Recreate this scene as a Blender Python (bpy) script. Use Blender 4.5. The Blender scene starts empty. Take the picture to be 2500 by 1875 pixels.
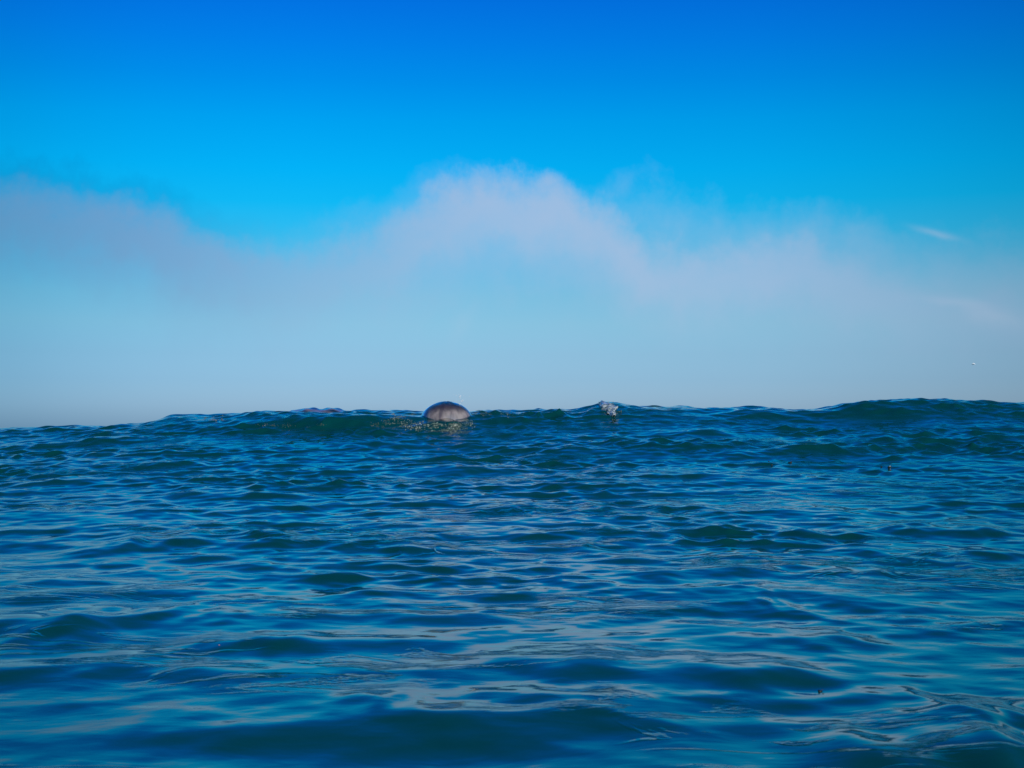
import bpy, bmesh, math, random
import numpy as np
from mathutils import Vector
from mathutils.bvhtree import BVHTree

random.seed(7)
S = bpy.context.scene
COL = S.collection
R = math.radians

# ------------------------------------------------------------------ camera
CAM_Z = 0.40
F = 3500.0 / 2500.0                      # focal length in frame widths
PITCH = math.atan((1050 - 937.5) / 3500.0)
cd = bpy.data.cameras.new('camera')
cam = bpy.data.objects.new('camera', cd); COL.objects.link(cam)
cam.location = (0, 0, CAM_Z); cam.rotation_euler = (math.pi / 2 + PITCH, 0, 0)
cd.sensor_width = 36.0; cd.lens = 36.0 * F
cd.clip_start = 0.02; cd.clip_end = 60000
cd.dof.use_dof = True; cd.dof.focus_distance = 7.5; cd.dof.aperture_fstop = 22
S.camera = cam

# ------------------------------------------------------------------ sky
SUN_EL, SUN_AZ = 28.0, 152.0             # azimuth clockwise from the view direction: behind, to the right
w = bpy.data.worlds.new('World'); S.world = w; w.use_nodes = True
nt = w.node_tree; N = nt.nodes; L = nt.links
bg = N['Background']; bg.inputs[1].default_value = 0.1
sky = N.new('ShaderNodeTexSky'); sky.sky_type = 'NISHITA'; sky.sun_disc = False
sky.sun_elevation = R(SUN_EL); sky.sun_rotation = R(SUN_AZ)
sky.air_density = 1.0; sky.dust_density = 1.0; sky.ozone_density = 1.0
tc = N.new('ShaderNodeTexCoord')
sep = N.new('ShaderNodeSeparateXYZ'); L.new(tc.outputs['Generated'], sep.inputs[0])

def math_node(op, a, b=None, c=None, clamp=False, tree=nt):
    n = tree.nodes.new('ShaderNodeMath'); n.operation = op; n.use_clamp = clamp
    for i, v in enumerate((a, b, c)):
        if v is None: continue
        if isinstance(v, (int, float)): n.inputs[i].default_value = v
        else: tree.links.new(v, n.inputs[i])
    return n.outputs[0]

def ramp(fac, stops, tree=nt, interp='LINEAR'):
    n = tree.nodes.new('ShaderNodeValToRGB'); cr = n.color_ramp; cr.interpolation = interp
    while len(cr.elements) < len(stops): cr.elements.new(1.0)
    for e, (p, c) in zip(cr.elements, stops):
        e.position = p
        e.color = (c, c, c, 1) if isinstance(c, (int, float)) else (*c, 1)
    tree.links.new(fac, n.inputs[0])
    return n.outputs[0]

def lin(c):
    return tuple((v / 255 / 12.92) if v / 255 <= .04045 else ((v / 255 + .055) / 1.055) ** 2.4 for v in c)

def mix(a, b, fac, mode='MIX', tree=nt):
    n = tree.nodes.new('ShaderNodeMix'); n.data_type = 'RGBA'; n.blend_type = mode; n.clamp_result = False
    if isinstance(fac, (int, float)): n.inputs[0].default_value = fac
    else: tree.links.new(fac, n.inputs[0])
    for i, v in ((6, a), (7, b)):
        if isinstance(v, tuple): n.inputs[i].default_value = (*v, 1)
        else: tree.links.new(v, n.inputs[i])
    return n.outputs[2]

el = math_node('MULTIPLY', math_node('ARCSINE', sep.outputs[2]), 180 / math.pi)      # degrees above the horizon
az = math_node('MULTIPLY', math_node('ARCTAN2', sep.outputs[0], sep.outputs[1]), 180 / math.pi)
# the clear sky graded by height: the plain sky's own colour towards a deep saturated blue above, a pale one at the horizon
NISH = {0: (.426, .422, .315), 1: (.46, .47, .35), 2: (.561, .574, .432), 3: (.593, .651, .524), 5: (.543, .675, .647), 8: (.419, .582, .68),
        12: (.305, .456, .618), 16: (.237, .366, .537), 20: (.19, .299, .462), 30: (.123, .197, .329)}
def nish(e):
    ks = sorted(NISH)
    return [np.interp(e, ks, [NISH[k][i] for k in ks]) for i in range(3)]
CLEAR = [(0.2, (137, 170, 197)), (1.0, (138, 173, 200)), (2, (140, 180, 206)), (3, (140, 187, 212)), (4.2, (134, 192, 216)), (5.3, (118, 192, 220)), (6.5, (88, 188, 225)),
         (7.7, (50, 186, 233)), (9, (16, 183, 239)), (10.3, (3, 176, 241)), (12.1, (0, 160, 237)), (13.7, (0, 142, 232)), (15.2, (1, 127, 229)), (17, (2, 111, 222)),
         (22, (3, 99, 186)), (30, (6, 88, 150))]
stops = []
for e, c in CLEAR:
    t, n_ = lin(c), nish(e)
    stops.append((e / 32.0, tuple(t[i] / n_[i] / 2.0 for i in range(3))))
grade = ramp(math_node('DIVIDE', math_node('MAXIMUM', el, 0.2), 32.0), stops)
base = mix(sky.outputs[0], grade, 1.0, 'MULTIPLY')
base = mix(base, (2.0, 2.0, 2.0), 1.0, 'MULTIPLY')
# fog bank: a ragged upper edge that wanders along the horizon
nz = N.new('ShaderNodeTexNoise'); nz.inputs['Scale'].default_value = 9.0; nz.inputs['Detail'].default_value = 6.0; nz.inputs['Roughness'].default_value = 0.55
mp = N.new('ShaderNodeMapping'); mp.inputs['Scale'].default_value = (1, 1, 1.6); mp.inputs['Location'].default_value = (3.1, .7, .2)
L.new(tc.outputs['Generated'], mp.inputs[0]); L.new(mp.outputs[0], nz.inputs[0])
nz2 = N.new('ShaderNodeTexNoise'); nz2.inputs['Scale'].default_value = 38.0; nz2.inputs['Detail'].default_value = 5.0; nz2.inputs['Roughness'].default_value = 0.6
mp2 = N.new('ShaderNodeMapping'); mp2.inputs['Scale'].default_value = (1, 1, .8); L.new(tc.outputs['Generated'], mp2.inputs[0]); L.new(mp2.outputs[0], nz2.inputs[0])
def px_az(px): return math.degrees(math.atan((px - 1250) / 3500))
def row_el(row): return math.degrees(math.atan((1050 - row) / 3500))
def az_curve(pts):                       # value along the horizon, -60..60 degrees
    f = math_node('MULTIPLY_ADD', az, 1 / 120.0, 0.5, clamp=True)
    return ramp(f, [((px_az(p) + 60) / 120.0, v) for p, v in pts], interp='B_SPLINE')
VEIL = [(-900, 520), (-300, 460), (50, 450), (200, 460), (400, 525), (560, 575), (700, 555), (850, 510), (1000, 455), (1150, 410), (1350, 420), (1500, 455), (1650, 470), (1850, 495),
        (2050, 530), (2250, 560), (2450, 595), (2900, 560), (3600, 520)]
BANK = [(-900, 540), (-300, 480), (50, 470), (200, 480), (420, 545), (600, 610), (850, 590), (1000, 530), (1080, 465), (1200, 430), (1380, 435), (1490, 495), (1560, 560), (1700, 600), (1900, 595),
        (2050, 640), (2300, 710), (2500, 750), (2900, 700), (3600, 640)]
fade = ramp(math_node('DIVIDE', el, 10.0, clamp=True), [(0, 0.0), (.15, .2), (.35, .6), (.5, 1), (1, 1)])
def layer(pts, reach, amount, thick_pts):
    edge = math_node('MULTIPLY', az_curve([(p, row_el(r) / 12.0) for p, r in pts]), 12.0)
    rag = math_node('ADD', math_node('MULTIPLY_ADD', nz.outputs[0], 3.0, -1.5), math_node('MULTIPLY_ADD', nz2.outputs[0], 2.4, -1.2))
    depth = math_node('ADD', math_node('SUBTRACT', edge, el), rag)        # degrees under the edge
    b = ramp(math_node('DIVIDE', math_node('ADD', depth, 0.5), reach, clamp=True),
             [(0, 0.0), (.01, 0.0), (.03, 0.0), (.08, .15), (.17, .55), (.28, .9), (.42, .8), (.6, .35), (.85, .08), (1, 0)], interp='B_SPLINE')
    d = math_node('MULTIPLY', math_node('MULTIPLY', b, az_curve(thick_pts)), fade)
    return math_node('MULTIPLY', d, math_node('MULTIPLY_ADD', nz.outputs[0], 0.9 * amount, 0.55 * amount), clamp=True)
veil = layer(VEIL, 9.0, .62, [(-900, .3), (0, .3), (560, .5), (1200, .6), (1700, .68), (2500, .72), (3400, .7)])
shade = layer([(p, r - 55) for p, r in BANK], 4.0, .6, [(-900, .5), (0, .6), (350, .55), (600, .12), (800, 0), (3400, 0)])
bank = layer(BANK, 5.6, 1.0, [(-900, .65), (0, .72), (300, .78), (560, .6), (800, .45), (1000, .66), (1200, .88), (1400, .9), (1700, .8), (1950, .5), (2200, .4), (2500, .4), (3400, .5)])
tone = az_curve([(-900, .22), (0, .22), (300, .26), (600, .48), (900, .78), (1150, .98), (1350, 1.0), (1600, 1.0), (1850, .95), (2200, .84), (2500, .72), (3400, .65)])
ccol = mix(lin((108, 146, 194)), lin((170, 191, 222)), tone)
ccol = mix(ccol, (10.0, 10.0, 10.0), 1.0, 'MULTIPLY')                     # the background strength is 0.1
skyc = mix(base, tuple(v * 10 for v in lin((12, 118, 186))), shade)
skyc = mix(skyc, ccol, veil)
skyc = mix(skyc, ccol, bank)
# thin streaks of high cloud on the right
def streak(px, row, lenw, thick_, slope, amount, prev):
    da = math_node('SUBTRACT', az, px_az(px)); de = math_node('SUBTRACT', el, row_el(row))
    de = math_node('MULTIPLY_ADD', da, slope, de)
    de = math_node('ADD', de, math_node('MULTIPLY_ADD', nz2.outputs[0], 0.5 * thick_ * 4, -0.25 * thick_ * 4))
    g = math_node('ADD', math_node('POWER', math_node('DIVIDE', da, lenw), 2.0), math_node('POWER', math_node('DIVIDE', de, thick_), 2.0))
    m = math_node('MULTIPLY', math_node('EXPONENT', math_node('MULTIPLY', g, -1.0)), amount)
    return mix(prev, tuple(v * 10 for v in lin((182, 198, 224))), m)
skyc = streak(2290, 588, 0.75, 0.13, 0.30, 0.30, skyc)
skyc = streak(2330, 750, 1.2, 0.16, 0.12, 0.18, skyc)
skyc = streak(2420, 785, 1.2, 0.40, 0.35, 0.26, skyc)
skyc = streak(1130, 790, 0.5, 0.5, -1.0, 0.10, skyc)
# lens vignette painted in with the sky's own variation: dimmer to either side
gain = az_curve([(-1500, .80), (-200, .80), (0, .83), (150, .89), (350, .95), (700, 1.0), (1100, 1.03), (1500, 1.03), (1900, 1.0), (2250, .93), (2500, .86), (4000, .80)])
cc = N.new('ShaderNodeCombineColor')
for i in range(3): L.new(gain, cc.inputs[i])
skyc = mix(skyc, cc.outputs[0], 1.0, 'MULTIPLY')
# the air over the left of the bay is a duller, bluer haze
side = math_node('MULTIPLY', az_curve([(-2500, .8), (-600, .9), (0, .8), (200, .5), (450, .25), (800, .08), (1100, 0), (3400, 0)]), ramp(math_node('DIVIDE', el, 12.0, clamp=True), [(0, 1), (.3, 1), (.75, .2), (1, 0)]))
skyc = mix(skyc, mix(skyc, (.68, .88, .95), 1.0, 'MULTIPLY'), side)
L.new(skyc, bg.inputs[0])

# ------------------------------------------------------------------ sun, exposure
sd = bpy.data.lights.new('sun', 'SUN'); sd.energy = 3.0; sd.angle = R(0.5); sd.color = (1.0, 0.93, 0.82)
sun = bpy.data.objects.new('sun', sd); COL.objects.link(sun)
to_sun = Vector((math.sin(R(SUN_AZ)) * math.cos(R(SUN_EL)), math.cos(R(SUN_AZ)) * math.cos(R(SUN_EL)), math.sin(R(SUN_EL))))
sun.rotation_euler = to_sun.to_track_quat('Z', 'Y').to_euler()
vs = S.view_settings; vs.view_transform = 'Standard'; vs.look = 'None'; vs.exposure = 0; vs.gamma = 1; vs.use_curve_mapping = False

# ------------------------------------------------------------------ helpers
def tag(o, label=None, cat=None, group=None, kind=None):
    if label: o['label'] = label
    if cat: o['category'] = cat
    if group: o['group'] = group
    if kind: o['kind'] = kind
    return o

def link(name, me, mat=None, parent=None, smooth=True):
    o = bpy.data.objects.new(name, me); COL.objects.link(o)
    if mat: me.materials.append(mat)
    if parent: o.parent = parent
    if smooth: me.polygons.foreach_set('use_smooth', [True] * len(me.polygons))
    return o

def principled(name, color, rough=.5, ior=1.45, trans=0.0, coat=0.0):
    m = bpy.data.materials.new(name); m.use_nodes = True
    p = m.node_tree.nodes['Principled BSDF']
    p.inputs['Base Color'].default_value = (*color, 1); p.inputs['Roughness'].default_value = rough
    p.inputs['IOR'].default_value = ior; p.inputs['Transmission Weight'].default_value = trans; p.inputs['Coat Weight'].default_value = coat
    return m, m.node_tree, p

def noise(tree, coord, scale, detail=4, rough=.5, dist=0.0, size=(1, 1, 1)):
    m = tree.nodes.new('ShaderNodeMapping'); m.inputs['Scale'].default_value = size
    tree.links.new(coord, m.inputs[0])
    n = tree.nodes.new('ShaderNodeTexNoise'); n.inputs['Scale'].default_value = scale; n.inputs['Detail'].default_value = detail
    n.inputs['Roughness'].default_value = rough; n.inputs['Distortion'].default_value = dist
    tree.links.new(m.outputs[0], n.inputs[0])
    return n.outputs[0]

# ------------------------------------------------------------------ the sea
rng = np.random.default_rng(11)
def wx(px, y): return (px - 1250) / 3500.0 * y
def wz(row, y): return CAM_Z + (1050 - row) / 3500.0 * y
def flat_y(row):                         # distance at which the rising water meets that line of sight
    return float(np.interp(row, ROWS[::-1], YS[::-1]))

# the long swell: its height in front of, at and behind the crest
SY = [0, 1.5, 2.2, 3, 4, 5.5, 7, 8.2, 8.9, 9.3, 9.8, 10.6, 13, 16, 20, 26, 60, 90000]
SV = [0, 0, .01, .05, .12, .28, .50, .74, .94, 1.0, .90, .66, .3, .06, 0, .05, .0, 0]
yy = np.linspace(0, 60, 6001); sv = np.interp(yy, SY, SV)
ker = np.hanning(61); ker /= ker.sum()
sv = np.convolve(np.pad(sv, 30, mode='edge'), ker, 'valid')
def swell_profile(y): return np.interp(y, yy, sv)
CREST = 9.3
SIL = [(-3000, 1020), (-1200, 1015), (-500, 1030), (0, 1039), (60, 1036), (150, 1036), (200, 1032), (240, 1032), (270, 1036), (330, 1030), (380, 1026), (435, 1006), (520, 1005), (600, 1003),
       (660, 996), (720, 997), (780, 995), (830, 996), (870, 993), (930, 993), (990, 993), (1030, 996), (1150, 996), (1200, 993), (1260, 992), (1340, 991), (1400, 990), (1440, 980),
       (1470, 974), (1500, 976), (1560, 983), (1620, 984), (1650, 981), (1700, 988), (1800, 987), (1830, 985), (1880, 994), (1960, 997), (2000, 993), (2060, 982), (2130, 973), (2200, 969),
       (2260, 971), (2330, 972), (2400, 979), (2500, 981), (2900, 985), (3600, 1000), (6000, 1010)]
xs = np.linspace(-12, 12, 4801)
cz = np.interp(xs, [wx(p, CREST) for p, r in SIL], [wz(r + 3, CREST) for p, r in SIL])
k2 = np.hanning(15); k2 /= k2.sum(); czf = np.convolve(np.pad(cz, 7, mode='edge'), k2, 'valid')
k3 = np.hanning(361); k3 /= k3.sum(); czs = np.convolve(np.pad(cz, 180, mode='edge'), k3, 'valid')
def swell(x, y):
    broad = np.interp(x, xs, czs); fine = np.interp(x, xs, czf) - broad
    return broad * swell_profile(y) + fine * np.exp(-((y - CREST) / .55) ** 2)
YS = np.linspace(1.2, 9.3, 400)
ROWS = 1050 - (swell_profile(YS) * .555 - CAM_Z) / YS * 3500
ROWS = np.minimum.accumulate(ROWS)

# single waves that can be told apart: (px, row, half length px, depth of front m, height m, slant)
WAVELETS = [
    (1640, 1645, 330, .13, .030, -.12), (60, 1545, 210, .15, .036, -.05), (975, 1705, 150, .10, .010, -.1), (610, 1570, 150, .09, .015, 0), (2360, 1860, 260, .14, .034, .1),
    (2380, 1755, 200, .10, .020, -.05), (1130, 1146, 140, .22, .034, .0), (230, 1050, 210, .26, .040, -.05), (880, 1033, 400, .17, .066, .0), (385, 1318, 100, .14, .026, .1),
    (985, 1340, 80, .13, .011, .0), (1880, 1460, 70, .12, .011, .0), (1705, 1062, 100, .20, .032, .12), (2130, 1008, 150, .30, .035, .0), (2140, 1075, 90, .2, .030, .0),
    (2350, 1300, 130, .15, .022, .05), (475, 1500, 130, .10, .014, .0), (2050, 1105, 150, .18, .024, -.1), (560, 1205, 130, .16, .024, .05),
    (120, 1170, 160, .18, .026, -.05), (1240, 1240, 70, .14, .012, .0), (1480, 1240, 140, .14, .020, -.03), (1340, 1110, 60, .14, .016, .0), (300, 1850, 200, .12, .004, -.05),
    (1150, 1800, 160, .11, .003, -.1), (2050, 1560, 200, .10, .014, -.04), (900, 1080, 160, .2, .024, .0), (2260, 1140, 120, .16, .020, -.05),
    (1480, 1000, 60, .16, .030, .0), (1870, 1010, 90, .2, .020, .0), (590, 1012, 160, .15, .022, -.05), (1230, 1020, 110, .15, .020, .05)]

def band(lmin, lmax, n, slope, spread, head):
    lam = np.exp(rng.uniform(math.log(lmin), math.log(lmax), n))
    k = 2 * math.pi / lam
    th = head + rng.normal(0, spread, n)
    a = slope * math.sqrt(2.0 / n) / k
    return np.stack([k, np.cos(th), np.sin(th), a, rng.uniform(0, 2 * math.pi, n)], 1)
TO = -math.pi / 2                        # the waves run towards the shore, where the camera is
BANDS = [(band(1.3, 2.6, 12, .014, .45, TO - .15), 0), (band(.6, 1.3, 26, .017, .60, TO + .1), 1), (band(.30, .6, 44, .040, .90, TO - .05), 1), (band(.15, .30, 64, .074, 1.10, TO + .05), 2),
         (band(.07, .15, 84, .086, 1.25, TO), 3), (band(.038, .07, 60, .034, 1.0, TO), 3)]
PATCH = [(rng.uniform(.8, 7.0), rng.uniform(0, 2 * math.pi), rng.uniform(0, 2 * math.pi)) for _ in range(14)]

def patchiness(x, y, off):
    g = np.zeros_like(x)
    for i, (k, th, ph) in enumerate(PATCH):
        g += np.sin(k * (x * math.cos(th + off) * .8 + y * math.sin(th + off) * 1.2) + ph + off * 3)
    return g / math.sqrt(len(PATCH) / 2.0)

def sea(x, y, spacing):
    z = swell(x, y); z0 = z.copy(); dx = np.zeros_like(x); dy = np.zeros_like(x)
    far = np.interp(y, [1, 2.2, 3.2, 4.5, 6, 8, 10, 14], [.74, .70, .60, .70, 1.08, 1.26, 1.15, 1.0]).astype(np.float32)
    p1 = np.clip(.95 * np.exp(.26 * patchiness(x, y, 0.0)), .3, 2.0)
    p2 = np.clip(.92 * np.exp(.36 * patchiness(x, y, 1.7)), .15, 2.3)
    crest = 1 - .15 * np.exp(-((y - CREST) / .5) ** 2)
    for arr, mode in BANDS:
        m = (np.interp(y, [1, 2.5, 4.5, 6, 14], [.35, .5, .6, 1, 1.2]) if mode == 0 else far * (p1 if mode == 1 else p2)) * crest
        if mode == 3: m = m * np.interp(y, [1, 3, 4.5, 6], [.42, .58, .95, 1])
        for k, cx, cy, a, ph in arr:
            lam = 2 * math.pi / k
            att = np.clip((lam / spacing - 2.5) / 3.0, 0, 1)
            arg = k * (cx * x + cy * y) + ph
            am = (a * m * att).astype(np.float32)
            s, c = np.sin(arg), np.cos(arg)
            z += am * s; dx += am * cx * c * .95; dy += am * cy * c * .95
    zc = np.clip(z - z0, -.05, .05); sg = .012
    z += .10 * (zc * zc - sg * sg) / sg                    # peaked crests, flat troughs
    dy -= np.interp(y, [1, 4, 7], [1.2, 1.1, .6]) * np.clip(z - z0, -.05, .04)                  # crests lean towards the shore: steep fronts, long backs
    for px, row, hl, dp, h, sl in WAVELETS:
        y0 = flat_y(row); x0 = wx(px, y0); lx = hl / 3500.0 * y0
        u = (x - x0) / lx
        if not (np.abs(u) < 3).any(): continue
        v = (y - y0 - sl * (x - x0) - .10 * lx * (u * u) - .02 * np.sin(9 * u + px)) / dp
        g = np.exp(-.9 * np.abs(u) ** 2.4) * (.8 + .2 * np.sin(4.1 * u + row))
        f = np.where(v < 0, np.exp(-(v * 1.35) ** 2), np.exp(-(v * .75) ** 2))
        h = h * .72
        z += h * g * f; dy -= .3 * h * g * f
    return x + dx, y + dy, z

def rows():
    r = [0.0, .4, .8, 1.1]; y = 1.3
    while y < 3.6: r.append(y); y += .0052
    while y < 10.4: r.append(y); y += .0105
    step = .0105
    while y < 45000: r.append(y); step *= 1.055; y += step
    return np.array(r[1:], dtype=np.float64)
def cols():
    a = list(np.linspace(-27, 27, 830))
    step = a[1] - a[0]; t = 27.0
    ext = []
    while t < 174: step = min(step * 1.12, 6.0); t += step; ext.append(t)
    ext = [e for e in ext if e < 178]
    return np.radians(np.array(sorted([-e for e in ext] + a + ext)))
rr, aa = rows(), cols()
nr, nc = len(rr), len(aa)
A, RR = np.meshgrid(aa, rr)
gx = (RR * np.sin(A)).astype(np.float32); gy = (RR * np.cos(A)).astype(np.float32)
rstep = np.gradient(rr); astep = np.gradient(aa)
spacing = np.maximum(np.broadcast_to(rstep[:, None], gx.shape), RR * astep[None, :]).astype(np.float32)
X, Y, Z = sea(gx, gy, spacing)
far_ = np.hypot(gx, gy) > 400
Z = np.where(far_, 0.0, Z)
verts = np.stack([X, Y, Z], -1).reshape(-1, 3).astype(np.float32)
idx = np.arange(nr * nc, dtype=np.int32).reshape(nr, nc)
q = np.stack([idx[:-1, :-1], idx[1:, :-1], idx[1:, 1:], idx[:-1, 1:]], -1).reshape(-1, 4)
seam = np.stack([idx[:-1, -1], idx[1:, -1], idx[1:, 0], idx[:-1, 0]], -1)
q = np.concatenate([q, seam]); q = q[:, ::-1]
cap = idx[0][::-1]
me = bpy.data.meshes.new('water')
nq = len(q)
me.vertices.add(len(verts)); me.vertices.foreach_set('co', verts.ravel())
me.loops.add(nq * 4 + nc); me.loops.foreach_set('vertex_index', np.concatenate([q.ravel(), cap]).astype(np.int32))
me.polygons.add(nq + 1)
me.polygons.foreach_set('loop_start', np.concatenate([np.arange(nq, dtype=np.int32) * 4, [nq * 4]]).astype(np.int32))
me.polygons.foreach_set('use_smooth', np.ones(nq + 1, dtype=bool))
me.update(calc_edges=True)

mw, t, p = principled('sea_water', (.0010, .049, .051), rough=.04, ior=1.333)
geo = t.nodes.new('ShaderNodeNewGeometry')
co = geo.outputs['Position']
def mth(op, a, b=None, c=None, clamp=False): return math_node(op, a, b, c, clamp, tree=t)
fine = noise(t, co, 26, 5, .55, .4, (.7, 1.0, 1))
mid = noise(t, co, 9, 3, .5, .6, (.6, 1.0, 1))
calm = noise(t, co, 1.1, 2, .5, 0, (.6, 1.3, 1))
calm = ramp(calm, [(0, 1.0), (.42, 1.0), (.58, .25), (1, .15)], tree=t)
# thin creases where slick water folds
cr_n = noise(t, co, 5.0, 5, .55, .9, (.55, 1.35, 0))
ridge = mth('SUBTRACT', 1.0, mth('MULTIPLY', mth('ABSOLUTE', mth('SUBTRACT', cr_n, .5)), 26.0), clamp=True)
zone = noise(t, co, 1.3, 2, .5, 0, (.6, 1.2, 0))
zone = ramp(zone, [(0, 0.0), (.5, 0.0), (.6, 1.0), (1, 1.0)], tree=t)
ridge = mth('MULTIPLY', mth('MULTIPLY', ridge, zone), .0018)
hgt = mth('ADD', mth('MULTIPLY', mth('MULTIPLY', fine, calm), .0006), mth('MULTIPLY', mid, .0014))
hgt = mth('ADD', hgt, ridge)
bmp = t.nodes.new('ShaderNodeBump'); bmp.inputs['Strength'].default_value = 1.0; bmp.inputs['Distance'].default_value = 1.0
t.links.new(hgt, bmp.inputs['Height']); t.links.new(bmp.outputs[0], p.inputs['Normal'])
water = link('water', me, mw, smooth=False); tag(water, 'dark blue choppy sea rising to a swell crest', kind='structure')

# surface lookup for what floats on it
sub_r = np.where((rr > 1.3) & (rr < 10.5))[0][::2]; sub_c = np.where(np.abs(aa) < R(26))[0][::2]
V3 = np.stack([X, Y, Z], -1)[np.ix_(sub_r, sub_c)]
sn, sm = len(sub_r), len(sub_c)
si = np.arange(sn * sm).reshape(sn, sm)
sq = np.stack([si[:-1, :-1], si[:-1, 1:], si[1:, 1:], si[1:, :-1]], -1).reshape(-1, 4)
bvh = BVHTree.FromPolygons(V3.reshape(-1, 3).tolist(), sq.tolist())
def surf(x, y):
    h = bvh.ray_cast(Vector((x, y, 5)), Vector((0, 0, -1)))
    return h[0].z if h[0] else 0.0
def seen(px, row):                       # the point of the water in that direction
    v = Vector(((px - 1250) / 3500, 1, -(row - 937.5) / 3500)); v.normalize()
    v.rotate(cam.rotation_euler.to_quaternion() @ Vector((0, 0, -1)).rotation_difference(Vector((0, 0, -1)))) if False else None
    d = Vector(((px - 1250) / 3500, (937.5 - row) / 3500, -1)).normalized()
    d.rotate(cam.rotation_euler)
    h = bvh.ray_cast(cam.location, d)
    return h[0]

# ------------------------------------------------------------------ the swimmer
def at(px, row, y): return Vector((wx(px, y), y, wz(row, y)))
HEAD = at(1090, 1029, 8.55)               # middle of the head at the waterline
skin_m, t, p = principled('wet_skin', (.30, .17, .14), rough=.25, coat=.6)
def skin_mesh(name, verts, edges, radii, root=0, levels=2):
    me = bpy.data.meshes.new(name); me.from_pydata([tuple(v) for v in verts], edges, [])
    o = bpy.data.objects.new(name, me); COL.objects.link(o)
    sk = o.modifiers.new('skin', 'SKIN'); sk.use_smooth_shade = True
    for v, r in zip(me.skin_vertices[0].data, radii): v.radius = r if isinstance(r, tuple) else (r, r)
    me.skin_vertices[0].data[root].use_root = True
    sub = o.modifiers.new('subdivision', 'SUBSURF'); sub.levels = sub.render_levels = levels
    dg = bpy.context.evaluated_depsgraph_get()
    out = bpy.data.meshes.new_from_object(o.evaluated_get(dg))
    bpy.data.objects.remove(o); bpy.data.meshes.remove(me); out.name = name
    return out
BACK = at(775, 1000, 8.95)
BACK.z = surf(BACK.x, BACK.y) - .075
H = HEAD + Vector((0, .02, -.03))
chest = H.lerp(BACK, .45) + Vector((0, 0, -.10)); neck = H.lerp(BACK, .2) + Vector((0, 0, -.05)); waist = H.lerp(BACK, .78) + Vector((0, 0, -.05))
HAND = at(1482, 1004, 8.75); HAND.z = min(surf(HAND.x + i * .04, HAND.y) for i in range(-1, 6)) - .09
sh_r = chest + Vector((.10, .17, -.02)); sh_l = chest + Vector((-.06, -.17, -.06))
el_r = sh_r.lerp(HAND, .5) + Vector((0, .03, -.06))
knee = BACK + Vector((-.40, .28, -.12)); ankle = BACK + Vector((-.75, .50, -.12)); toe = BACK + Vector((-.92, .60, -.10))
el_l = sh_l + Vector((-.20, -.06, -.14)); wr_l = el_l + Vector((-.22, .06, -.10))
off = Vector((.05, -.08, -.02))
V = [BACK, waist, chest, neck, H + Vector((0, 0, .0)), H + Vector((.06, 0, -.01)), sh_r, el_r, HAND, sh_l, el_l, wr_l,
     BACK + off, knee + off, ankle + off, toe + off, BACK - off, knee - off, ankle - off, toe - off]
E_ = [(0, 1), (1, 2), (2, 3), (3, 4), (4, 5), (2, 6), (6, 7), (7, 8), (2, 9), (9, 10), (10, 11), (0, 12), (12, 13), (13, 14), (14, 15), (0, 16), (16, 17), (17, 18), (18, 19)]
Rr = [.13, .115, .14, .06, .085, .07, .06, .04, .028, .06, .04, .028, .085, .055, .036, .025, .085, .055, .036, .025]
hd = (HAND - el_r).normalized(); sd_ = hd.cross(Vector((0, 0, 1))).normalized()
for k, (o_, ln) in enumerate(((-.034, .060), (-.012, .085), (.010, .092), (.031, .085), (.048, .068))):   # thumb and four fingers
    n0 = len(V)
    st = HAND + hd * (.02 if k == 0 else .07) + sd_ * o_
    V += [st, st + hd * ln * .55 + sd_ * o_ * .2 + Vector((0, 0, -.004)), st + hd * ln + sd_ * o_ * .25 + Vector((0, 0, -.014))]
    E_ += [(8, n0), (n0, n0 + 1), (n0 + 1, n0 + 2)]; Rr += [.011, .009, .007]
person = link('person', skin_mesh('person', V, E_, Rr), skin_m)
tag(person, 'swimmer with only a wet brown rounded head and a strip of back above the waves', 'person')

# the head itself: a wet brown crown with lighter and darker bands running down it
def lathe_dome(name, rx, ry, rz, n=72, m=30, depth=-.5, rim=None, wob=None):
    bm = bmesh.new(); ring = []
    top = bm.verts.new((0, 0, rz))
    for j in range(1, m + 1):
        f = j / m; row = []
        for i in range(n):
            a = 2 * math.pi * i / n
            low = rim(a) if rim else depth
            zz = 1 + (low - 1) * f
            zz = math.sin((1 - f) * math.pi / 2 + f * math.asin(max(-1, min(1, low))))
            rad = math.sqrt(max(0, 1 - zz * zz))
            k = 1 + (wob(a, zz) if wob else 0)
            row.append(bm.verts.new((rx * rad * math.cos(a) * k, ry * rad * math.sin(a) * k, rz * zz * k)))
        ring.append(row)
    for i in range(n):
        bm.faces.new((top, ring[0][i], ring[0][(i + 1) % n]))
        for j in range(m - 1): bm.faces.new((ring[j][i], ring[j + 1][i], ring[j + 1][(i + 1) % n], ring[j][(i + 1) % n]))
    me = bpy.data.meshes.new(name); bm.to_mesh(me); bm.free()
    return me
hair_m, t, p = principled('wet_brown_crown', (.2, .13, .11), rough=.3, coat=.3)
oc = t.nodes.new('ShaderNodeTexCoord').outputs['Object']
n1 = noise(t, oc, 26, 3, .5, .3, (1, 1, .10)); n2 = noise(t, oc, 9, 3, .5, .5, (1.0, 1, .9))
f = math_node('ADD', math_node('MULTIPLY', n1, .65, tree=t), math_node('MULTIPLY', n2, .45, tree=t), tree=t)
t.links.new(ramp(f, [(.34, (.07, .05, .062)), (.47, (.17, .125, .13)), (.54, (.34, .25, .225)), (.66, (.56, .42, .35))], tree=t), p.inputs['Base Color'])
band_ = p.inputs['Base Color'].links[0].from_socket
sz = t.nodes.new('ShaderNodeSeparateXYZ'); t.links.new(oc, sz.inputs[0])
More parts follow.
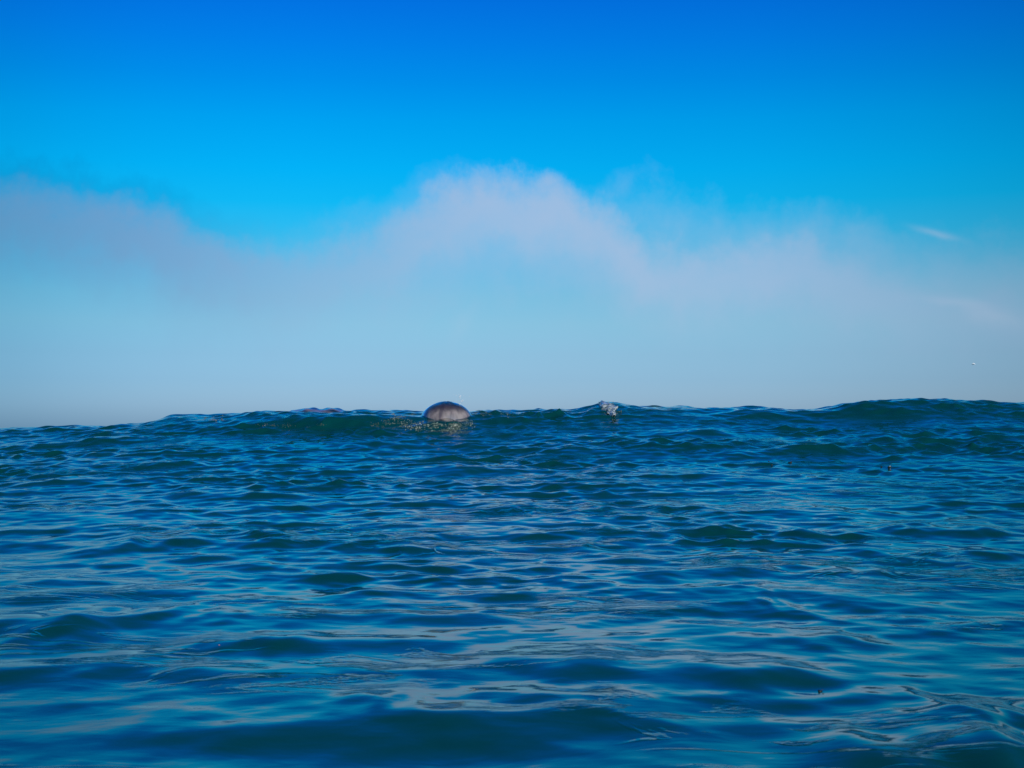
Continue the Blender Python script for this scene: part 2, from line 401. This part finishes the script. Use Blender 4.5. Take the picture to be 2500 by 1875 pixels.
topf = math_node('ADD', sz.outputs[2], math_node('MULTIPLY_ADD', n2, .05, -.025, tree=t), tree=t)
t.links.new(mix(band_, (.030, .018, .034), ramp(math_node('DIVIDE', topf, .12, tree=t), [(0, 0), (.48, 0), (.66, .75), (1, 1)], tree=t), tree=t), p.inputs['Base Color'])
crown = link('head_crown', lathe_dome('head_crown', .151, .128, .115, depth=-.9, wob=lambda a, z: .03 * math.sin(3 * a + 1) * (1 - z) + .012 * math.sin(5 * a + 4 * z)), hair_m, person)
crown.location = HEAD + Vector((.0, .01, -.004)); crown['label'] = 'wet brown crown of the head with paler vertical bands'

# the sheet of water that slides off the head
film_m, t, p = principled('water_film', (.93, .96, 1.0), rough=.0, ior=1.333, trans=1.0)
def rim(a):                              # lower edge hangs in shallow scallops
    return .05 + .10 * math.sin(3 * a + .6) + .06 * math.sin(5 * a + 2.0)
fm = lathe_dome('water_film', .159, .145, .123, rim=rim, wob=lambda a, z: .014 * math.sin(4 * a + 2 + 3 * z) + .009 * math.sin(7 * a - 4 * z) + .02 * math.sin(3 * a + 1) * (1 - z))
film = link('water_film', fm, film_m, person); film.location = HEAD + Vector((0, 0, -.004))
so = film.modifiers.new('thickness', 'SOLIDIFY'); so.thickness = .007; so.offset = -1
film['label'] = 'glossy sheet of water sliding off the head'

# strip of wet back showing at the crest
def patch(name, c, lx, ly, h, n=26, tilt=0.0, seed=0):
    bm = bmesh.new(); rnd = random.Random(seed); grid = []
    ph = [rnd.uniform(0, 6.28) for _ in range(6)]
    for i in range(n + 1):
        row = []
        for j in range(11):
            u = -1 + 2 * i / n; v = -1 + 2 * j / 10
            e = max(0.0, 1 - u * u - v * v * (1.15 + .3 * math.sin(5 * u + ph[0])))
            x = c.x + lx * u; y = c.y + ly * v + tilt * u
            row.append(bm.verts.new((x, y, surf(x, y) + .002 + h * math.sqrt(e) * (.8 + .25 * math.sin(7 * u + ph[1]) + .15 * math.sin(13 * u + 6 * v + ph[2])))))
        grid.append(row)
    for i in range(n):
        for j in range(10): bm.faces.new((grid[i][j], grid[i + 1][j], grid[i + 1][j + 1], grid[i][j + 1]))
    me = bpy.data.meshes.new(name); bm.to_mesh(me); bm.free()
    return me
back_m, t, p = principled('wet_back', (.17, .13, .15), rough=.22, ior=1.34, coat=.5)
oc = t.nodes.new('ShaderNodeTexCoord').outputs['Object']
n1 = noise(t, oc, 14, 4, .6, .5, (.5, 1, 1))
t.links.new(ramp(n1, [(.36, (.010, .022, .034)), (.48, (.06, .055, .075)), (.60, (.24, .17, .19)), (.75, (.30, .22, .22))], tree=t), p.inputs['Base Color'])
pc = seen(775, 1005) or BACK
bk = link('back', patch('back', pc, .18, .16, .024, seed=3), back_m, person); bk['label'] = 'pinkish wet strip of back washed by the crest'

# ------------------------------------------------------------------ foam, bubbles and splashes
foam_m, t, p = principled('bubbly_foam', (.62, .62, .52), rough=.12, ior=1.333)
oi = t.nodes.new('ShaderNodeTexCoord').outputs['Object']
fn = noise(t, oi, 60, 2, .5)
t.links.new(ramp(fn, [(.30, (.03, .055, .045)), (.48, (.10, .13, .10)), (.62, (.26, .27, .21)), (.80, (.80, .78, .66))], tree=t), p.inputs['Base Color'])
drop_m, t, p = principled('water_drop', (.95, .97, 1), rough=.05, ior=1.333, trans=.2)
ICO = []
_b = bmesh.new(); bmesh.ops.create_icosphere(_b, subdivisions=1, radius=1.0)
_b.verts.ensure_lookup_table(); ICO_V = np.array([v.co[:] for v in _b.verts]); ICO_F = [[v.index for v in f.verts] for f in _b.faces]; _b.free()
def blobs(name, pts, mat, parent=None):
    vs, fs = [], []
    for k, (c, r) in enumerate(pts):
        o_ = len(vs); s = np.array([random.uniform(.7, 1.4), random.uniform(.7, 1.2), random.uniform(.55, 1.0)]) * r
        vs += (ICO_V * s + np.array(c)).tolist(); fs += [[i + o_ for i in f] for f in ICO_F]
    me = bpy.data.meshes.new(name); me.from_pydata(vs, [], fs)
    return link(name, me, mat, parent)
def froth(clusters):
    pts = []
    for px, row, sx, sy, n, r0, r1 in clusters:
        left = int(n * 2.2)
        while left > 0:                  # small clumps, each dense in the middle
            cx_, cy_ = random.gauss(px, sx), random.gauss(row, sy)
            m = min(left, random.randint(3, 26)); left -= m
            sp = random.uniform(2, 8)
            for _ in range(m):
                h = seen(random.gauss(cx_, sp), random.gauss(cy_, sp * .3))
                if h is None or h.y > 10: continue
                r = r0 * .6 * (r1 / r0) ** (random.random() ** 1.8)
                pts.append(((h.x, h.y, h.z + r * .1), r))
    return pts
near_head = [(985, 1038, 24, 6, 110, .0018, .006), (1030, 1041, 22, 6, 150, .002, .0080), (1068, 1042, 16, 6, 90, .002, .008), (1106, 1036, 9, 4, 50, .004, .013), (1110, 1045, 18, 5, 90, .002, .007),
             (1145, 1040, 14, 6, 50, .002, .007), (945, 1022, 20, 5, 70, .002, .006), (985, 1018, 14, 3, 40, .002, .006), (1165, 1010, 12, 4, 30, .002, .006), (1215, 1008, 26, 5, 36, .0018, .005)]
foam = blobs('foam', froth(near_head), foam_m)
tag(foam, 'yellowish bubbly foam along the wave in front of the head', 'foam', kind='stuff')
left_wave = [(505, 1016, 16, 3, 12, .002, .005), (535, 1024, 10, 2, 20, .002, .008), (640, 1036, 20, 5, 26, .002, .005), (785, 1037, 6, 2, 12, .002, .006), (730, 1040, 50, 4, 22, .0015, .004), (925, 1041, 22, 6, 30, .0015, .005)]
fl = blobs('foam', froth(left_wave), foam_m)
tag(fl, 'scattered small bubbles on the dark wave left of the swimmer', 'foam', kind='stuff')

def drops(name, base, pts, label):
    o = blobs(name, [(base + Vector((dx, dy, dz)), r) for dx, dy, dz, r in pts], drop_m)
    return tag(o, label, 'water drops', kind='stuff')
rd = random.Random(5)
pts = []
for _ in range(16):
    u = rd.random() ** .8; pts.append((rd.gauss(.004, .006 + .022 * u), rd.gauss(0, .01), u * .06, rd.uniform(.0016, .0042)))
drops('water_drops', at(1121, 986, 8.55), pts, 'spray of small clear drops flying up from the top of the head')

# the hand's splash further along the crest: a torn curl of white water
sp0, sp1 = at(1470, 984, 8.95), at(1500, 1012, 8.6)
white_m, t, p = principled('white_water', (.55, .60, .58), rough=.15, ior=1.333, trans=.4)
oi = t.nodes.new('ShaderNodeTexCoord').outputs['Object']
fn = noise(t, oi, 45, 4, .6)
t.links.new(ramp(fn, [(.34, (.05, .13, .14)), (.48, (.36, .45, .47)), (.60, (.92, .92, .90))], tree=t), p.inputs['Base Color'])
bm = bmesh.new(); grid = []
for i in range(27):
    u = i / 26; row = []
    px, rw = 1466 + 38 * u + 5 * math.sin(5 * u), 984 + 32 * u
    h = seen(px, rw) or sp0.lerp(sp1, u)
    hw = .026 * math.sin(math.pi * min(1, u * .9 + .12)) + .008
    for j in range(13):
        v = -1 + j / 6
        a = v * 1.5
        rr_ = hw * (1 + .25 * math.sin(11 * u + 3 * v) + .2 * math.sin(23 * u - 5 * v))
        row.append(bm.verts.new((h.x + rr_ * math.sin(a) * 1.15, h.y - .02 * math.cos(a) - .01, h.z + .012 * math.cos(a) + .5 * rr_ * math.sin(a) * .6 + .004 * math.sin(17 * u + 7 * v))))
    grid.append(row)
for i in range(26):
    for j in range(12): bm.faces.new((grid[i][j], grid[i + 1][j], grid[i + 1][j + 1], grid[i][j + 1]))
me_s = bpy.data.meshes.new('splash'); bm.to_mesh(me_s); bm.free()
splash = link('splash', me_s, white_m); tag(splash, 'small torn splash of whitish water on the pointed crest right of the swimmer', 'splash')
so = splash.modifiers.new('thickness', 'SOLIDIFY'); so.thickness = .004
bub = blobs('bubbles', froth([(1482, 996, 9, 8, 40, .002, .006), (1496, 1012, 6, 4, 22, .002, .005), (1445, 982, 2, 1, 3, .004, .006), (1494, 985, 2, 1, 3, .004, .006), (1485, 1014, 10, 4, 16, .002, .004)]), foam_m, splash); bub['kind'] = 'stuff'

# ------------------------------------------------------------------ floating scraps
weed_m, t, p = principled('dark_weed', (.016, .018, .014), rough=.35)
pale_m, t, p = principled('pale_scrap', (.55, .55, .5), rough=.5)
pink_m, t, p = principled('pink_scrap', (.70, .20, .16), rough=.5)
def scrap(name, px, row, length, label, group=None, mat=weed_m, seed=0, leaf=True, cat='seaweed'):
    length *= .8
    h = seen(px, row)
    rnd = random.Random(seed)
    bm = bmesh.new()
    bmesh.ops.create_icosphere(bm, subdivisions=2, radius=1.0)
    ph = [rnd.uniform(0, 6.28) for _ in range(4)]
    for v in bm.verts:
        c = v.co.copy(); k = 1 + .22 * math.sin(4 * c.x + ph[0]) + .18 * math.sin(6 * c.y + 3 * c.z + ph[1])
        v.co = (c.x * length * .5 * k, c.y * length * .30 * k, c.z * length * .20 * k + length * .04 * math.sin(3 * c.x + ph[2]))
    me = bpy.data.meshes.new(name); bm.to_mesh(me); bm.free()
    o = link(name, me, mat); o.location = (h.x, h.y, surf(h.x, h.y) + length * .06); o.rotation_euler = (0, rnd.uniform(-.15, .15), rnd.uniform(-.5, .5))
    tag(o, label, cat, group)
    if leaf:                             # a curled frond standing a little proud of the water
        bm = bmesh.new(); L_ = []
        for i in range(9):
            u = i / 8; w_ = length * .10 * (1 - u * .8)
            b = Vector((length * (.25 + .42 * u), length * .1 * math.sin(3 * u), length * (.10 + .22 * math.sin(2.6 * u))))
            L_.append([bm.verts.new(b + Vector((0, -w_, 0))), bm.verts.new(b + Vector((0, 0, w_ * .5))), bm.verts.new(b + Vector((0, w_, 0)))])
        for i in range(8):
            for j in range(2): bm.faces.new((L_[i][j], L_[i + 1][j], L_[i + 1][j + 1], L_[i][j + 1]))
        me2 = bpy.data.meshes.new('frond'); bm.to_mesh(me2); bm.free()
        f_ = link('frond', me2, mat, o)
        s2 = f_.modifiers.new('thickness', 'SOLIDIFY'); s2.thickness = length * .04
    return o
G = 'dark scraps of weed afloat on the right'
scrap('seaweed_scrap', 1929, 1130, .026, 'dark flat scrap of weed with a curled frond, largest of the left pair', G, seed=1)
scrap('seaweed_scrap', 1884, 1135, .011, 'small dark weed speck just left of the largest flat scrap', G, seed=2, leaf=False)
scrap('seaweed_scrap', 1877, 1127, .010, 'faint weed speck farthest left, above the small dark one', G, seed=3, leaf=False)
scrap('seaweed_scrap', 2152, 1140, .014, 'small dark weed scrap left of the one with a pale top', G, seed=4, leaf=False)
o = scrap('seaweed_scrap', 2172, 1141, .025, 'dark weed scrap with a pale spot on top, farthest right', G, seed=5)
me_p = bpy.data.meshes.new('pale_spot'); bm = bmesh.new(); bmesh.ops.create_icosphere(bm, subdivisions=2, radius=.0022); bm.to_mesh(me_p); bm.free()
ps = link('pale_spot', me_p, pale_m, o); ps.location = (0, -.002, .0035)
scrap('seaweed_scrap', 2002, 1688, .0105, 'tiny dark hooked bit of weed on the pale slope of the near wave', None, seed=7)
scrap('debris_fleck', 535, 1575, .0042, 'tiny pink fleck on a dark trough at lower left', None, mat=pink_m, seed=8, leaf=False, cat='debris')

# ------------------------------------------------------------------ a far white bird
feather_m, t, p = principled('white_feathers', (.92, .92, .90), rough=.6)
bird_at = at(2378, 888, 330.0)
bm = bmesh.new(); bmesh.ops.create_icosphere(bm, subdivisions=2, radius=1.0)
for v in bm.verts:
    c = v.co; taper = 1 - .45 * max(0, -c.x)
    v.co = (c.x * .30, c.y * .10 * taper, c.z * .11 * taper)
me_b = bpy.data.meshes.new('bird'); bm.to_mesh(me_b); bm.free()
bird = link('bird', me_b, feather_m); bird.location = bird_at; bird.rotation_euler = (0, 0, R(15)); bird.scale = (1.3, 1.3, 1.5)
tag(bird, 'tiny white bird far off in the pale sky at the right', 'bird')
for s_ in (-1, 1):
    bm = bmesh.new(); L_ = []
    for i in range(8):
        u = i / 7; ch = .12 * (1 - .75 * u ** 1.5)
        b = Vector((-.10 * u * u + .05, s_ * (.06 + .50 * u), 0.02 - .16 * math.sin(1.5 * u)))
        L_.append([bm.verts.new(b + Vector((ch, 0, 0))), bm.verts.new(b + Vector((0, 0, .018 * (1 - u)))), bm.verts.new(b + Vector((-ch, 0, -.01)))])
    for i in range(7):
        for j in range(2): bm.faces.new((L_[i][j], L_[i + 1][j], L_[i + 1][j + 1], L_[i][j + 1]))
    me_w = bpy.data.meshes.new('wing'); bm.to_mesh(me_w); bm.free()
    w_ = link('wing', me_w, feather_m, bird); s3 = w_.modifiers.new('thickness', 'SOLIDIFY'); s3.thickness = .02
